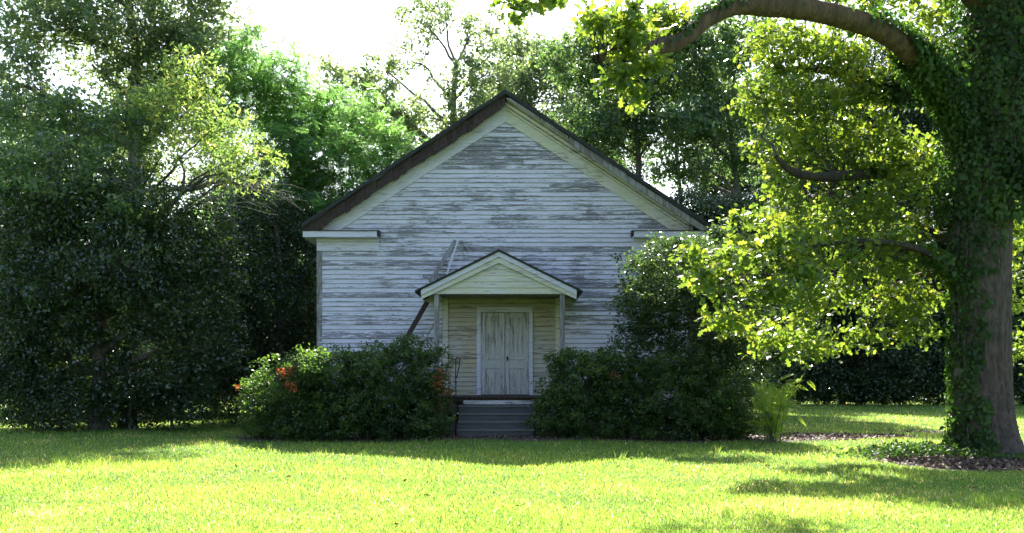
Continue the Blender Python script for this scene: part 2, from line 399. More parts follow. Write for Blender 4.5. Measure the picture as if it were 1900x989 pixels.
# front wall
def w_span(z):
    h = HW-.02 if z < 5.7 else min(HW-.02, (ZA-.30-z)/SL)
    a, b = CX-h, CX+h
    if h <= .05: return []
    if .9 < z < 3.80: return [(a, -1.95), (1.37, b)]
    return [(a, b)]
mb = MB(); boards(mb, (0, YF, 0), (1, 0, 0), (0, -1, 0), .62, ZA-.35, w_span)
ap = ZA-.15; ev = ap-SL*HW
mb.poly([(CX-HW, YF, .6), (CX+HW, YF, .6), (CX+HW, YF, ev), (CX, YF, ap), (CX-HW, YF, ev)])
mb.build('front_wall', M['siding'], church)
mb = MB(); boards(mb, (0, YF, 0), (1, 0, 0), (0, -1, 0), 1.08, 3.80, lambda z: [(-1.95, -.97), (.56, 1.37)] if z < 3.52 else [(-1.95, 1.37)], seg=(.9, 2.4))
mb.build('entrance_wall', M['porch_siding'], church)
for s in (-1, 1):
    mb = MB(); xw = CX+s*HW
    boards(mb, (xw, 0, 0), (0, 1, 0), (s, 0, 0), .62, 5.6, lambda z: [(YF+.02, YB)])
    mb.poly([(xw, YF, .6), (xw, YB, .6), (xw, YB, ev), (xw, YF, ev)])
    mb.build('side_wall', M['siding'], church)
    for k in range(3):
        yc = YF+3.0+k*4.2; f = MB()
        for (y0, y1, z0, z1) in ((yc-.62, yc-.5, 1.7, 4.5), (yc+.5, yc+.62, 1.7, 4.5), (yc-.66, yc+.66, 4.5, 4.64), (yc-.7, yc+.7, 1.6, 1.7)):
            f.box(min(xw+s*.02, xw+s*.07), max(xw+s*.02, xw+s*.07), y0, y1, z0, z1)
        for zz in (2.4, 3.1, 3.8): f.box(min(xw+s*.03, xw+s*.05), max(xw+s*.03, xw+s*.05), yc-.5, yc+.5, zz-.02, zz+.02)
        f.box(min(xw+s*.03, xw+s*.052), max(xw+s*.03, xw+s*.052), yc-.02, yc+.02, 1.7, 4.5)
        fo = f.build('window', M['trim'], church)
        p = MB(); p.box(min(xw+s*.026, xw+s*.032), max(xw+s*.026, xw+s*.032), yc-.5, yc+.5, 1.7, 4.5)
        fo2 = p.build('pane', M['glass'], None); fo2.parent = fo; fo2.location = (-church.location[0], -church.location[1], 0)
mb = MB(); mb.poly([(CX-HW, YB, .6), (CX-HW, YB, ev), (CX, YB, ap), (CX+HW, YB, ev), (CX+HW, YB, .6)]); mb.build('rear_wall', M['siding'], church)
# roof
Y0 = 27.05
def roof_z(x): return ZA-SL*abs(x-CX)
for s in (-1, 1):
    mb = MB(); n = 30
    for k in range(n):     # strips so the edge waves a little
        t0, t1 = k/n, (k+1)/n; x0, x1 = CX+s*RX*t0, CX+s*RX*t1
        wv = lambda t: .012*math.sin(t*19+s)+.008*math.sin(t*47)
        ya, yb = Y0+wv(t0)*2, Y0+wv(t1)*2
        z0, z1 = roof_z(x0)+wv(t0), roof_z(x1)+wv(t1)
        p = [(x0, ya, z0-.075), (x1, yb, z1-.075), (x1, YB+.4, z1-.075), (x0, YB+.4, z0-.075), (x0, ya, z0), (x1, yb, z1), (x1, YB+.4, z1), (x0, YB+.4, z0)]
        mb.hexa(p if s > 0 else [p[i] for i in (1, 0, 3, 2, 5, 4, 7, 6)])
    mb.build('roof', M['roof'], church)
    # dark metal drip edge along the rake
    e = MB(); e.bar((CX, Y0-.03, ZA-.005), (CX+s*RX, Y0-.03, ZA-SL*RX-.005), (0, .06, 0), (0, 0, .105)); e.build('roof_edge', M['tar'], church)
# left rake: rotted deck ends, no fascia left
mb = MB(); x = 0.
while x < RX-.1:
    l = random.uniform(.10, .26); h = random.uniform(.27, .36)*(1 if x > .5 else .9); y_ = Y0+random.uniform(.02, .07)
    z0 = ZA-.08-SL*x; z1 = ZA-.08-SL*min(RX, x+l)
    xa, xb = CX-x, CX-min(RX, x+l)+.006
    mb.hexa([(xb, y_, z1-h), (xa, y_, z0-h), (xa, y_+.05, z0-h), (xb, y_+.05, z1-h), (xb, y_, z1), (xa, y_, z0), (xa, y_+.05, z0), (xb, y_+.05, z1)], random.random())
    x += l
mb.build('rotted_rake', M['rot_wood'], church)
mb = MB(); sn = np.array([SL, 0, 1.])/math.hypot(SL, 1)
mb.bar((CX-.1, YF-.2, ZA-.20-SL*.1), (CX-RX+.1, YF-.2, ZA-.20-SL*(RX-.1)), (0, .42, 0), (0, 0, .03)); mb.build('exposed_deck', M['rot_wood'], church)
# right rake: grey fascia in lengths, top piece missing; soffit; crown mould
mb = MB()
for a, b, h, dz in ((1.75, 3.35, .20, 0), (3.37, 5.55, .19, -.012), (.10, 1.72, .07, -.01)):
    for (xa, xb) in ((a, b),):
        z0 = ZA-.08-SL*xa+dz; z1 = ZA-.08-SL*xb+dz
        p = [(CX+xa, Y0+.01, z0-h), (CX+xb, Y0+.01, z1-h), (CX+xb, Y0+.045, z1-h), (CX+xa, Y0+.045, z0-h), (CX+xa, Y0+.01, z0), (CX+xb, Y0+.01, z1), (CX+xb, Y0+.045, z1), (CX+xa, Y0+.045, z0)]
        mb.hexa(p)
mb.build('fascia', M['grey_wood'], church)
mb = MB(); mb.bar((CX+.03, YF-.2, ZA-.16), (CX+RX-.08, YF-.2, ZA-.16-SL*(RX-.08)), (0, .40, 0), (0, 0, .025)); mb.build('soffit', M['cream_trim'], church)
for s in (-1, 1):
    mb = MB()
    top = ZA-.17; bot = ZA-.72
    def fz(d, h): return h-SL*d
    e = 4.86 if s < 0 else 4.86
    yb, yf = YF-.031, YF-.058
    # frieze plank (butt joint at the apex)
    pts = [(0, bot), (0, top), (5.15, fz(5.15, top)), (5.15, 5.655), (min(5.15, (bot-5.655)/SL), 5.655)]
    fr = [(CX+s*a, yf, z) for a, z in pts]; bk = [(CX+s*a, YF, z) for a, z in pts]
    if s > 0: fr, bk = fr[::-1], bk[::-1]
    mb.poly(fr); 
    for i in range(len(fr)):
        j = (i+1) % len(fr); mb.poly([fr[j], fr[i], bk[i], bk[j]])
    mb.build('rake_frieze', M['trim'] if s < 0 else M['cream_trim'], church)
    mb = MB()
    for (o, hh, dep) in ((.24, .10, .10), (.36, .05, .075)):
        mb.bar((CX+s*.02, YF-.058-dep/2, ZA-o-SL*.02), (CX+s*5.1, YF-.058-dep/2, ZA-o-SL*5.1), (0, dep, 0), (0, 0, hh))
    mb.build('crown_moulding', M['trim'] if s < 0 else M['cream_trim'], church)
    # cornice return
    xo, xi = CX+s*5.60, CX+s*3.52; a, b = min(xo, xi), max(xo, xi)
    mb = MB(); mb.box(a+.02, b-.02, Y0+.03, YF, 5.44, 5.605); mb.build('cornice_return', M['trim'], church, bevel=.006)
    mb = MB(); mb.hexa([(a-.03, Y0-.01, 5.607), (b+.03, Y0-.01, 5.607), (b+.03, YF-.02, 5.64), (a-.03, YF-.02, 5.64), (a-.03, Y0-.01, 5.622), (b+.03, Y0-.01, 5.622), (b+.03, YF-.02, 5.66), (a-.03, YF-.02, 5.66)])
    mb.box(b+.0 if s < 0 else a-.03, b+.03 if s < 0 else a, Y0+.02, YF-.025, 5.50, 5.606)
    mb.build('cornice_flashing', M['rot_wood'], church)
    xo2, xi2 = CX+s*(HW+.03), CX+s*3.53; a, b = min(xo2, xi2), max(xo2, xi2)
    mb = MB(); mb.box(a, b, YF-.05, YF, 5.11, 5.36); mb.box(a, b, YF-.11, YF, 5.36, 5.438); mb.build('cornice_frieze', M['trim'], church, bevel=.004)
    # eave box along the side
    xo, xi = CX+s*5.58, CX+s*(HW+.005); a, b = min(xo, xi), max(xo, xi)
    mb = MB(); mb.box(a, b, YF+.002, YB+.3, 5.44, 5.60); mb.build('eave_box', M['trim'], church)
    # corner board
    xo, xi = CX+s*(HW+.035), CX+s*(HW-.115); a, b = min(xo, xi), max(xo, xi)
    mb = MB(); mb.box(a, b, YF-.036, YF, .62, 5.108); xs_ = CX+s*(HW+.002), CX+s*(HW+.035)
    mb.box(min(xs_), max(xs_), YF+.001, YF+.14, .62, 5.43); mb.build('corner_board', M['grey_wood'], church, bevel=.004)
# foundation
for x in (-5.2, -3.0, 2.4, 4.8):
    for y in (YF+.3, YF+5, YF+10, YB-.4): mb = MB(); mb.box(x-.22, x+.22, y-.2, y+.2, -.1, .6); mb.build('foundation_pier', M['brick'], church)
mb = MB(); mb.box(CX-HW+.03, CX+HW-.03, YF+.02, YB-.02, .58, .7); mb.build('floor_frame', M['rot_wood'], church)

# porch
PX = -.335; PH = 2.13; PZ = 4.83; PS = .493; PY = 24.95
for s in (-1, 1):
    x1 = PX+s*PH; z1 = PZ-PS*PH; mb = MB()
    p = [(PX, PY, PZ-.05), (x1, PY, z1-.05), (x1, YF-.03, z1-.05), (PX, YF-.03, PZ-.05), (PX, PY, PZ), (x1, PY, z1), (x1, YF-.03, z1), (PX, YF-.03, PZ)]
    mb.hexa(p if s > 0 else [p[i] for i in (1, 0, 3, 2, 5, 4, 7, 6)])
    mb.build('porch_roof', M['tar'], church)
    mb = MB(); h = .125; e = 1.98
    z0 = PZ-.06; z1 = PZ-.06-PS*e
    p = [(PX, PY+.06, z0-h), (PX+s*e, PY+.06, z1-h), (PX+s*e, PY+.10, z1-h), (PX, PY+.10, z0-h), (PX, PY+.06, z0), (PX+s*e, PY+.06, z1), (PX+s*e, PY+.10, z1), (PX, PY+.10, z0)]
    mb.hexa(p if s > 0 else [p[i] for i in (1, 0, 3, 2, 5, 4, 7, 6)]); mb.build('porch_rake_board', M['trim'], church)
    mb = MB(); h = .11; o = .165
    p = [(PX, PY+.11, z0-h-o), (PX+s*e, PY+.11, z1-h-o+.04), (PX+s*e, PY+.15, z1-h-o+.04), (PX, PY+.15, z0-h-o), (PX, PY+.11, z0-.1), (PX+s*e, PY+.11, z1-.1), (PX+s*e, PY+.15, z1-.1), (PX, PY+.15, z0-.1)]
    mb.hexa(p if s > 0 else [p[i] for i in (1, 0, 3, 2, 5, 4, 7, 6)]); mb.build('porch_rake_trim', M['cream_trim'], church)
GY = PY+.22
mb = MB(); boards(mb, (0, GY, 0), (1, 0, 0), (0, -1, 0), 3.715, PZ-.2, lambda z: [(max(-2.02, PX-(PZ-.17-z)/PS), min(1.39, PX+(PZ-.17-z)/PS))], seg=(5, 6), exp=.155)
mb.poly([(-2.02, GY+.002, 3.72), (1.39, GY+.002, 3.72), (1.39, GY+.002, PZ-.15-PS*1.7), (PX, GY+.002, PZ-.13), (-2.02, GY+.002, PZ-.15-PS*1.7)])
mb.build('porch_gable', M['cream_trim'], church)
mb = MB(); mb.box(-2.03, 1.40, GY+.003, GY+.12, 3.714, 3.80); mb.box(-2.03, -1.93, GY+.12, YF-.03, 3.714, 3.80); mb.box(1.30, 1.40, GY+.12, YF-.03, 3.714, 3.80)
mb.build('porch_beam', M['cream_trim'], church)
mb = MB(); mb.box(-2.3, 1.68, GY+.004, YF-.03, 3.805, 3.83); mb.build('porch_ceiling', M['grey_wood'], church)
for x in (-1.935, 1.29):
    mb = MB(); mb.box(x-.062, x+.062, GY+.03, GY+.155, 1.082, 3.713); mb.build('porch_post', M['grey_wood'], church, bevel=.006)
for x in (-1.86, 1.285):
    mb = MB(); mb.box(x-.072, x+.072, YF-.075, YF-.028, 1.082, 3.80); mb.build('pilaster', M['cream_trim'], church, bevel=.004)
mb = MB(); x = -2.12
while x < 1.5:
    w_ = random.uniform(.13, .15); mb.box(x, x+w_-.006, 25.05+random.uniform(-.012, .012), YF-.03, 1.045, 1.08, random.random()); x += w_
mb.build('porch_floor', M['rot_wood'], church)
mb = MB(); mb.box(-2.1, 1.48, 25.12, 25.17, .97, 1.043); mb.build('floor_joist', M['rot_wood'], church)
mb = MB()
for a, b in ((-1.24, -.76), (-.755, .03), (.035, .56)): mb.box(a, b, 25.085, 25.115, .885, .985)
mb.build('floor_fascia', M['chipped_trim'], church)
for x, y in ((-1.9, 25.4), (1.3, 25.4), (-1.9, 27.2), (1.3, 27.2)): mb = MB(); mb.box(x-.15, x+.15, y-.15, y+.15, -.05, .97); mb.build('porch_pier', M['brick'], church)
st = root('wooden_steps', (-.4, 24.6, float(gz(-.4, 24.6))), 'dark weathered wooden steps leading up to the church porch', 'steps')
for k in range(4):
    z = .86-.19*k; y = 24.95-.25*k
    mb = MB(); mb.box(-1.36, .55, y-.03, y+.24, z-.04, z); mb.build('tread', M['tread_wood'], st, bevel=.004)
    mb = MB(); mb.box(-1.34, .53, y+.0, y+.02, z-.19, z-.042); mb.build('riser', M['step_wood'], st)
for x in (-1.45, .62):
    mb = MB(); mb.poly([(x-.04, 25.1, .05), (x-.04, 25.1, .9), (x-.04, 24.95, .9), (x-.04, 24.1, .22), (x-.04, 24.1, .05)])
    mb.poly([(x+.04, 25.1, .05), (x+.04, 24.1, .05), (x+.04, 24.1, .22), (x+.04, 24.95, .9), (x+.04, 25.1, .9)])
    mb.poly([(x-.04, 24.95, .9), (x+.04, 24.95, .9), (x+.04, 24.1, .22), (x-.04, 24.1, .22)][::-1]); mb.poly([(x-.04, 24.1, .05), (x-.04, 24.1, .22), (x+.04, 24.1, .22), (x+.04, 24.1, .05)][::-1])
    mb.poly([(x-.04, 25.1, .9), (x+.04, 25.1, .9), (x+.04, 24.95, .9), (x-.04, 24.95, .9)]); mb.build('stringer', M['rot_wood'], st)
mb = MB(); mb.box(-1.52, -1.38, 24.98, 25.08, .1, .40, 0); mb.build('support_block', M['trim'], st, bevel=.01)
# doors
mb = MB(); mb.box(-.985, -.868, YF-.125, YF, 1.082, 3.385); mb.box(.478, .578, YF-.125, YF, 1.082, 3.385); mb.box(-.985, .578, YF-.127, YF, 3.387, 3.51); mb.box(-1.0, .595, YF-.145, YF, 3.512, 3.54)
mb.build('door_frame', M['trim'], church, bevel=.004)
mb = MB(); mb.box(-.866, .476, YF-.0395, YF-.036, 1.10, 3.38); mb.build('dark_door_backing', M['tar'], church)  # black sheet standing in for the shade in the gap between the doors
for x0, x1, side in ((-.862, -.204, 0), (-.190, .472, 1)):
    yd = YF-.06; mb = MB(); zb, zt = 1.10, 3.375; s_ = .12
    mb.box(x0, x1, yd-.012, yd+.02, zb, zt)
    mb.box(x0, x0+s_, yd-.042, yd-.0125, zb, zt); mb.box(x1-s_, x1, yd-.042, yd-.0125, zb, zt)
    for za, zc in ((zb, zb+.20), (zb+.72, zb+.84), (zb+.97, zb+1.06), (zt-.14, zt)): mb.box(x0+s_+.001, x1-s_-.001, yd-.041, yd-.0125, za, zc)
    mb.box(x0+s_+.04, x1-s_-.04, yd-.022, yd-.0125, zb+.24, zb+.68); mb.box(x0+s_+.04, x1-s_-.04, yd-.022, yd-.0125, zb+1.10, zt-.18)
    d = mb.build('door', M['door_paint'], church, bevel=.003)
    if side:
        T = Tubes(); T.add([(-.13, yd-.042, 2.11), (-.13, yd-.06, 2.11), (-.13, yd-.09, 2.11)], [.03, .02, .032], 10)
        o = T.build('lock', M['iron'], None); o.parent = d; o.location = (-church.location[0], -church.location[1], 0)
        mb = MB(); mb.box(-.145, -.115, yd-.052, yd-.0425, 2.02, 2.17); o = mb.build('escutcheon', M['iron'], None); o.parent = d; o.location = (-church.location[0], -church.location[1], 0)
mb = MB(); mb.box(-.86, .47, YF-.16, YF-.105, 1.082, 1.098); mb.build('threshold', M['rot_wood'], church)
# handrail
T = Tubes(); yh = 25.14
T.add([(-1.43, yh, 1.08), (-1.44, yh, 1.6), (-1.435, yh, 2.03), (-1.42, yh, 2.075), (-1.36, yh-.02, 2.08), (-1.325, yh-.03, 2.04), (-1.35, yh-.02, 1.85), (-1.42, yh, 1.55)], [.014]*8, 7)
T.add([(-1.5, yh, 1.45), (-1.4, yh, 1.45)], [.01, .01], 6)
hr = T.build('handrail', M['iron'], None); tag(hr, 'bent rusty iron handrail standing at the left edge of the porch', 'handrail')

# loose boards
def plank(name, a, b, w_, th, mat, label):
    a, b = np.array(a, float), np.array(b, float); d = norm(b-a); wv = norm(np.cross(d, (0, 1, 0)))*w_; tv = norm(np.cross(d, wv))*th
    mb = MB(); n = 6; P0 = wobble_path(a, b, n+1, .012)
    for i in range(n): mb.bar(P0[i], P0[i+1]+d*.002, wv, tv)
    tag(mb.build(name, M[mat], None), label, 'board')
plank('loose_board', P(845, 446, 27.40), P(798, 524, 27.18), .10, .025, 'grey_wood', 'split grey board standing on the porch roof, leaning on the church front')
plank('loose_board', P(851, 442, 27.36), P(829, 509, 27.22), .045, .03, 'trim', 'narrow pale board propped on the porch roof beside a split grey one')
plank('loose_board', P(793, 560, 26.6), P(733, 666, 26.3), .13, .05, 'rot_wood', 'long dark board slanting down from the porch eave behind the left bush')
plank('loose_stick', P(806, 600, 26.9), P(772, 660, 26.8), .03, .03, 'grey_wood', 'thin grey stick leaning against the siding beside the porch post')
T = Tubes()
for k in range(9):
    a = P(852+random.uniform(-4, 6), 446+random.uniform(-4, 6), YF-.05); b = P(855+random.uniform(2, 30), 455+random.uniform(0, 25), YF-.05)
    T.add(wobble_path(a, b, 6, .25, .1), [.005]*5+[.003], 3)
tag(T.build('dry_vine', M['twig'], None), 'dead vine tendrils clinging to the siding above the porch roof', 'vine')

# ------------------------------------------------------------------ trees behind and beside the church
G_BACK = 'tall trees behind the church'; G_LEFT = 'trees at the left edge of the lawn'; G_RIGHT = 'dark trees beyond the lawn on the right'
tree('feathery_tree', 'bright green feathery leaved tree rising left of the church roof', 'tree', G_LEFT, P(590, 740, 36), P(560, 200, 36), .20,
     [E(500,120,75,60,35), E(455,200,90,70,36), E(555,205,75,60,36), E(600,290,100,80,35), E(690,260,75,60,37), E(640,215,70,40,36), E(520,330,90,80,35), E(430,110,55,60,37), E(600,400,90,70,35), E(720,330,60,50,37), E(480,420,90,70,36), E(520,520,90,80,36)],
     'frond_leaf', FROND, .50, 6, 4.5, .55, up=1.3, twigs=.2)
tree('sparse_oak', 'tall airy oak with open twisting limbs behind the left roof slope', 'tree', G_BACK, P(838, 742, 47), P(846, 120, 47), .42,
     [E(770,35,55,40,46,None,.6), E(825,15,50,30,47,None,.6), E(890,60,55,50,48,None,.6), E(755,110,45,35,46,None,.6), E(905,135,60,50,47), E(830,150,40,35,46,None,.6), E(640,150,55,30,45), E(700,190,70,45,45), E(610,125,30,20,45,None,.7), E(745,235,60,45,46), E(880,200,60,40,46), E(800,220,50,30,47), E(700,130,40,30,46,None,.7), E(660,240,60,40,46)],
     'far_leaf', RHOMB, .22, 6, 15, .40, up=.5, twigs=.6, barkmat='pale_bark')
tree('oak_tree', 'hazy round oak crown just behind the church roof peak', 'tree', G_BACK, P(985, 742, 52), P(975, 200, 52), .40,
     [E(960,110,75,55,52), E(1010,185,80,60,52), E(930,190,60,50,51), E(1040,120,60,40,53), E(980,260,80,50,52), E(895,250,60,50,52)],
     'far_leaf', RHOMB, .22, 6.5, 18, .5, up=.5, twigs=.35)
tree('oak_tree', 'dark crowned oak with forked trunk behind the upper right roof slope', 'tree', G_BACK, P(1165, 742, 44), P(1180, 190, 44), .30,
     [E(1080,110,75,55,44), E(1150,190,80,60,44), E(1095,250,75,50,43), E(1235,150,80,60,45), E(1215,255,60,45,44), E(1130,60,60,40,45), E(1120,320,50,40,44,None,.6), E(1200,60,60,45,44)],
     'mid_leaf', RHOMB, .20, 9.5, 19, .46, up=.5, twigs=.4)
tree('oak_tree', 'leaning oak with dark branching trunk beyond the right roof eave', 'tree', G_BACK, P(1372, 742, 42), P(1350, 210, 42), .32,
     [E(1300,110,75,65,42), E(1330,215,75,60,42), E(1400,180,60,60,43), E(1280,230,55,45,41), E(1400,290,60,50,42), E(1300,310,60,40,42,None,.7), E(1260,60,60,50,43), E(1380,70,70,50,42), E(1250,320,45,30,43,None,.6)],
     'mid_leaf', RHOMB, .20, 9.5, 19, .46, up=.5, twigs=.4)
tree('oak_tree', 'thin oak standing in the gap beyond the right roof slope', 'tree', G_BACK, P(1262, 742, 49), P(1255, 260, 49), .22,
     [E(1245,200,60,50,49,None,.6), E(1290,270,45,35,49,None,.6), E(1225,310,40,30,49,None,.6)],
     'mid_leaf', RHOMB, .15, 8, 26, .45, up=.5, twigs=.4)
tree('bushy_tree', 'low bluish green bushy tree beyond the right end of the church', 'tree', G_BACK, P(1330, 742, 39), P(1330, 480, 39), .16,
     [E(1290,400,70,45,38), E(1370,410,80,50,39), E(1440,400,60,50,40), E(1350,480,110,70,39), E(1300,580,120,110,40), E(1420,600,90,110,40)],
     'dark_leaf', RHOMB, .13, 14, 32, .42, up=.8, twigs=.1)
# left group
tree('tall_oak', 'very tall oak filling the top left corner with fine hazy leaves', 'tree', G_LEFT, P(290, 742, 35), P(240, -150, 35), .38,
     [E(90,40,100,60,34), E(240,40,110,70,34), E(340,110,80,80,35), E(20,150,70,90,33), E(260,150,90,60,35), E(380,30,60,50,36), E(100,-80,160,80,35), E(320,-90,160,80,35), E(60,260,90,60,34), E(170,250,80,50,35), E(170,120,45,30,35,None,.6), E(350,210,70,60,36)],
     'far_leaf', RHOMB, .18, 9.5, 19, .42, up=.6, twigs=.35)
ylw = tree('yellowing_tree', 'broad tree with yellow tinged leaves and long bare lower branch', 'tree', G_LEFT, P(235, 760, 28.5), P(260, 280, 28.5), .22,
     [E(330,215,100,60,28), E(400,245,80,50,27), E(480,290,55,35,26.5,None,.9), E(270,200,70,40,28), E(440,330,55,28,27,None,.8), E(350,140,60,50,28), E(300,290,70,40,27.5,None,.8), E(400,310,60,25,27,None,.5)],
     'yellow_leaf', SLIM, .19, 9, 12, .34, up=.5, twigs=.4)
T = Tubes(); mainp = smooth_path([P(225,368,28.3), P(300,352,28), P(360,350,27.6), P(410,335,27.4), P(450,345,27)], 16)
T.add(mainp, np.linspace(.10, .035, 16), 7)
T.add(smooth_path([P(338,352,27.7), P(342,318,27.6), P(330,288,27.6), P(334,265,27.6)], 9), np.linspace(.05, .015, 9), 6)
T.add(smooth_path([P(262,358,28), P(258,310,28), P(262,285,28), P(310,262,28)], 9), np.linspace(.045, .012, 9), 6)
for k in range(22):
    a = mainp[rng.integers(4, 16)]; e = P(470+rng.normal()*65, 372+rng.normal()*32, 26.8+rng.normal()*1.1)
    pth = wobble_path(a, e, 7, .12, .10); T.add(pth, np.linspace(.012, .003, 7), 3)
    for j in range(3):
        b = pth[rng.integers(2, 7)]; T.add(wobble_path(b, b+rng.normal(size=3)*[.5, .3, .3]+[.25, 0, -.1], 4, .2), np.linspace(.007, .003, 4), 3)
T.build('bare_branch', M['twig'], ylw)
tree('broadleaf_tree', 'bright green mid height tree in front of the tallest left oak', 'tree', G_LEFT, P(110, 770, 30), P(120, 200, 30), .20,
     [E(60,220,80,50,28), E(160,210,80,50,28), E(230,250,70,50,27.5), E(100,290,90,50,26.8), E(200,320,80,50,26.5), E(20,330,70,60,26.5), E(280,190,50,40,29), E(110,360,80,40,26.2), E(250,390,60,40,26)],
     'mid_leaf', RHOMB, .15, 10, 20, .38, up=.6, twigs=.3)
tree('evergreen_tree', 'large dark glossy leaved tree overhanging the lawn at far left', 'tree', G_LEFT, P(185, 780, 27.5), P(190, 400, 27.5), .25,
     [E(50,420,100,80,27), E(160,400,100,60,27), E(280,400,90,70,26.5), E(80,530,110,80,26.5), E(220,500,110,80,26), E(340,480,80,70,27), E(20,620,80,90,27), E(300,590,80,60,27), E(390,430,50,60,28), E(400,540,55,70,28), E(60,700,100,80,27.3), E(200,690,80,70,27.6), E(330,700,70,70,27.6), E(130,600,80,60,27), E(420,650,40,60,28)],
     'dark_leaf', RHOMB, .125, 15, 28, .36, up=.6, twigs=.2)
tree('evergreen_tree', 'dark leafy tree filling the gap beside the left church corner', 'tree', G_LEFT, P(505, 752, 32), P(510, 380, 32), .18,
     [E(480,400,80,60,32), E(550,470,60,80,33), E(440,490,70,80,31), E(510,580,80,90,32), E(565,600,40,110,34), E(440,640,70,90,31), E(530,700,70,60,33), E(580,420,40,50,35)],
     'dark_leaf', RHOMB, .11, 15, 40, .42, up=.7, twigs=.15)
for (px, D, label, el) in (
    (60, 28.5, 'dark undergrowth shrub at the very left end of the lawn', [E(40,740,90,70,28), E(0,660,60,60,28.5)]),
    (200, 29, 'dark undergrowth shrub below the overhanging evergreen, second from left', [E(170,735,90,60,29), E(220,660,60,50,30,None,.5)]),
    (320, 28.6, 'undergrowth shrub with pale glinting twigs left of the deep shade', [E(300,740,80,55,28.6), E(330,680,60,45,28.8)]),
    (110, 26.9, 'low dark shrub in front of the overhanging evergreen trunk', [E(110,755,80,55,26.9), E(50,700,60,45,27)]),
    (240, 27.6, 'low dark shrub right of the overhanging evergreen trunk', [E(235,755,75,50,27.6), E(280,700,50,45,27.8)]),
    (440, 31, 'dark shrub in deep shade just left of the azaleas', [E(420,730,80,60,31), E(390,660,70,70,31.5)])):
    tree('undergrowth_shrub', label, 'shrub', 'undergrowth shrubs along the left of the lawn', P(px, 740, D), P(px, 680, D), .05, el, 'dark_leaf', RHOMB, .09, 17, 34, .36, up=.7, twigs=.15)
for i, (px, D, y0) in enumerate(((1470,54,700), (1530,55,690), (1600,54.5,700), (1670,55,695), (1740,54,700), (1850,54,700), (1920,54.5,695))):
    tree('undergrowth_shrub', ['dark shrub under the trees past the fern like sapling', 'dark shrub under the trees, second right of the fern like sapling', 'dark shrub under the trees midway across the sunny strip', 'dark shrub under the trees left of the ivy clad trunk', 'dark shrub under the trees touching the ivy clad trunk', 'dark shrub under the trees just right of the ivy clad trunk', 'dark shrub under the trees at the right edge'][i],
         'shrub', 'undergrowth shrubs beyond the lawn on the right', P(px, 740, D), P(px, 700, D), .06, [E(px, y0, 48, 50, D, 1.5), E(px+20, y0-55, 45, 40, D+1, 1.2)], 'dark_leaf', RHOMB, .15, 10, 30, .5, up=.7, twigs=.1)
for i, (px, D, y0) in enumerate(((20,36,690), (120,36,690), (220,36.5,695), (310,36,690), (400,37,690), (480,36,690), (560,36,700))):
    tree('undergrowth_shrub', ['back shrub closing the gap at the far left edge', 'back shrub seen between the leftmost dark trunks', 'back shrub under the overhanging evergreen', 'back shrub behind the pale glinting twigs', 'back shrub in the darkest part of the left shade', 'back shrub behind the left azalea', 'back shrub hard against the left church corner'][i],
         'shrub', 'undergrowth shrubs along the left of the lawn', P(px, 740, D), P(px, 700, D), .06, [E(px, y0, 65, 65, D, 1.3), E(px+20, y0-80, 60, 60, D+1, 1.2)], 'dark_leaf', RHOMB, .13, 10, 32, .45, up=.7, twigs=.1)
# dense rear rows that close the view
def rear(name, label, group, px, D, top, wpx, mat='dark_leaf', seed=0):
    k = (704-top)
    el = [E(px+rng.normal()*wpx*.2, top+k*.12, wpx*.6, k*.16, D), E(px-wpx*.5, top+k*.3, wpx*.6, k*.18, D), E(px+wpx*.5, top+k*.32, wpx*.6, k*.18, D+1),
          E(px, top+k*.5, wpx*.9, k*.22, D-1), E(px-wpx*.4, top+k*.78, wpx*.7, k*.24, D-1), E(px+wpx*.4, top+k*.8, wpx*.7, k*.24, D-1), E(px, top+k*.95, wpx*.9, k*.16, D-1.5)]
    return tree(name, label, 'tree', group, P(px, 730, D), P(px, top+k*.2, D), .16, el, mat, RHOMB, .15, 9, 30, .5, up=.7, twigs=.08)
RL = ['second row tree glimpsed at the far left edge', 'second row tree behind the overhanging evergreen', 'second row tree behind the bare branch', 'second row tree in the dark gap left of the church']
RB = ['dark background tree showing between the two oaks beyond the right roof slope', 'dark background tree beyond the right eave, behind the leaning oak']
for i, (px, D, top, wp) in enumerate(((1120,60,95,75), (1350,60,110,70))): rear('background_tree', RB[i], G_BACK, px, D, top, wp)
RM = ['paler tree behind the tall left oak, at the far left', 'paler tree filling in behind the yellowing leaves', 'paler tree between the yellowing leaves and the feathery tree']
for i, (px, D, top, wp) in enumerate(((60,43,210,80), (230,44,190,80), (400,43,240,70))): rear('background_tree', RM[i], G_LEFT, px, D, top, wp, 'far_leaf')
for i, (px, D, top, wp) in enumerate(((20,40,430,90), (180,41,450,90), (330,40,470,90), (470,42,470,80))): rear('background_tree', RL[i], G_LEFT, px, D, top, wp)
RR = ['dark tree closing the lawn, leftmost seen past the church corner', 'dark tree closing the lawn, just right of the fern like sapling', 'dark tree closing the lawn, midway to the ivy clad trunk',
      'dark tree closing the lawn, just left of the ivy clad trunk', 'dark tree closing the lawn, right behind the ivy clad trunk', 'dark tree closing the lawn at the right edge']
for i, (px, D, top, wp) in enumerate(((1480,56,150,80), (1560,57,90,80), (1640,56,60,80), (1720,57,80,80), (1810,56,60,80), (1900,56,100,90))): rear('background_tree', RR[i], G_RIGHT, px, D, top, wp)
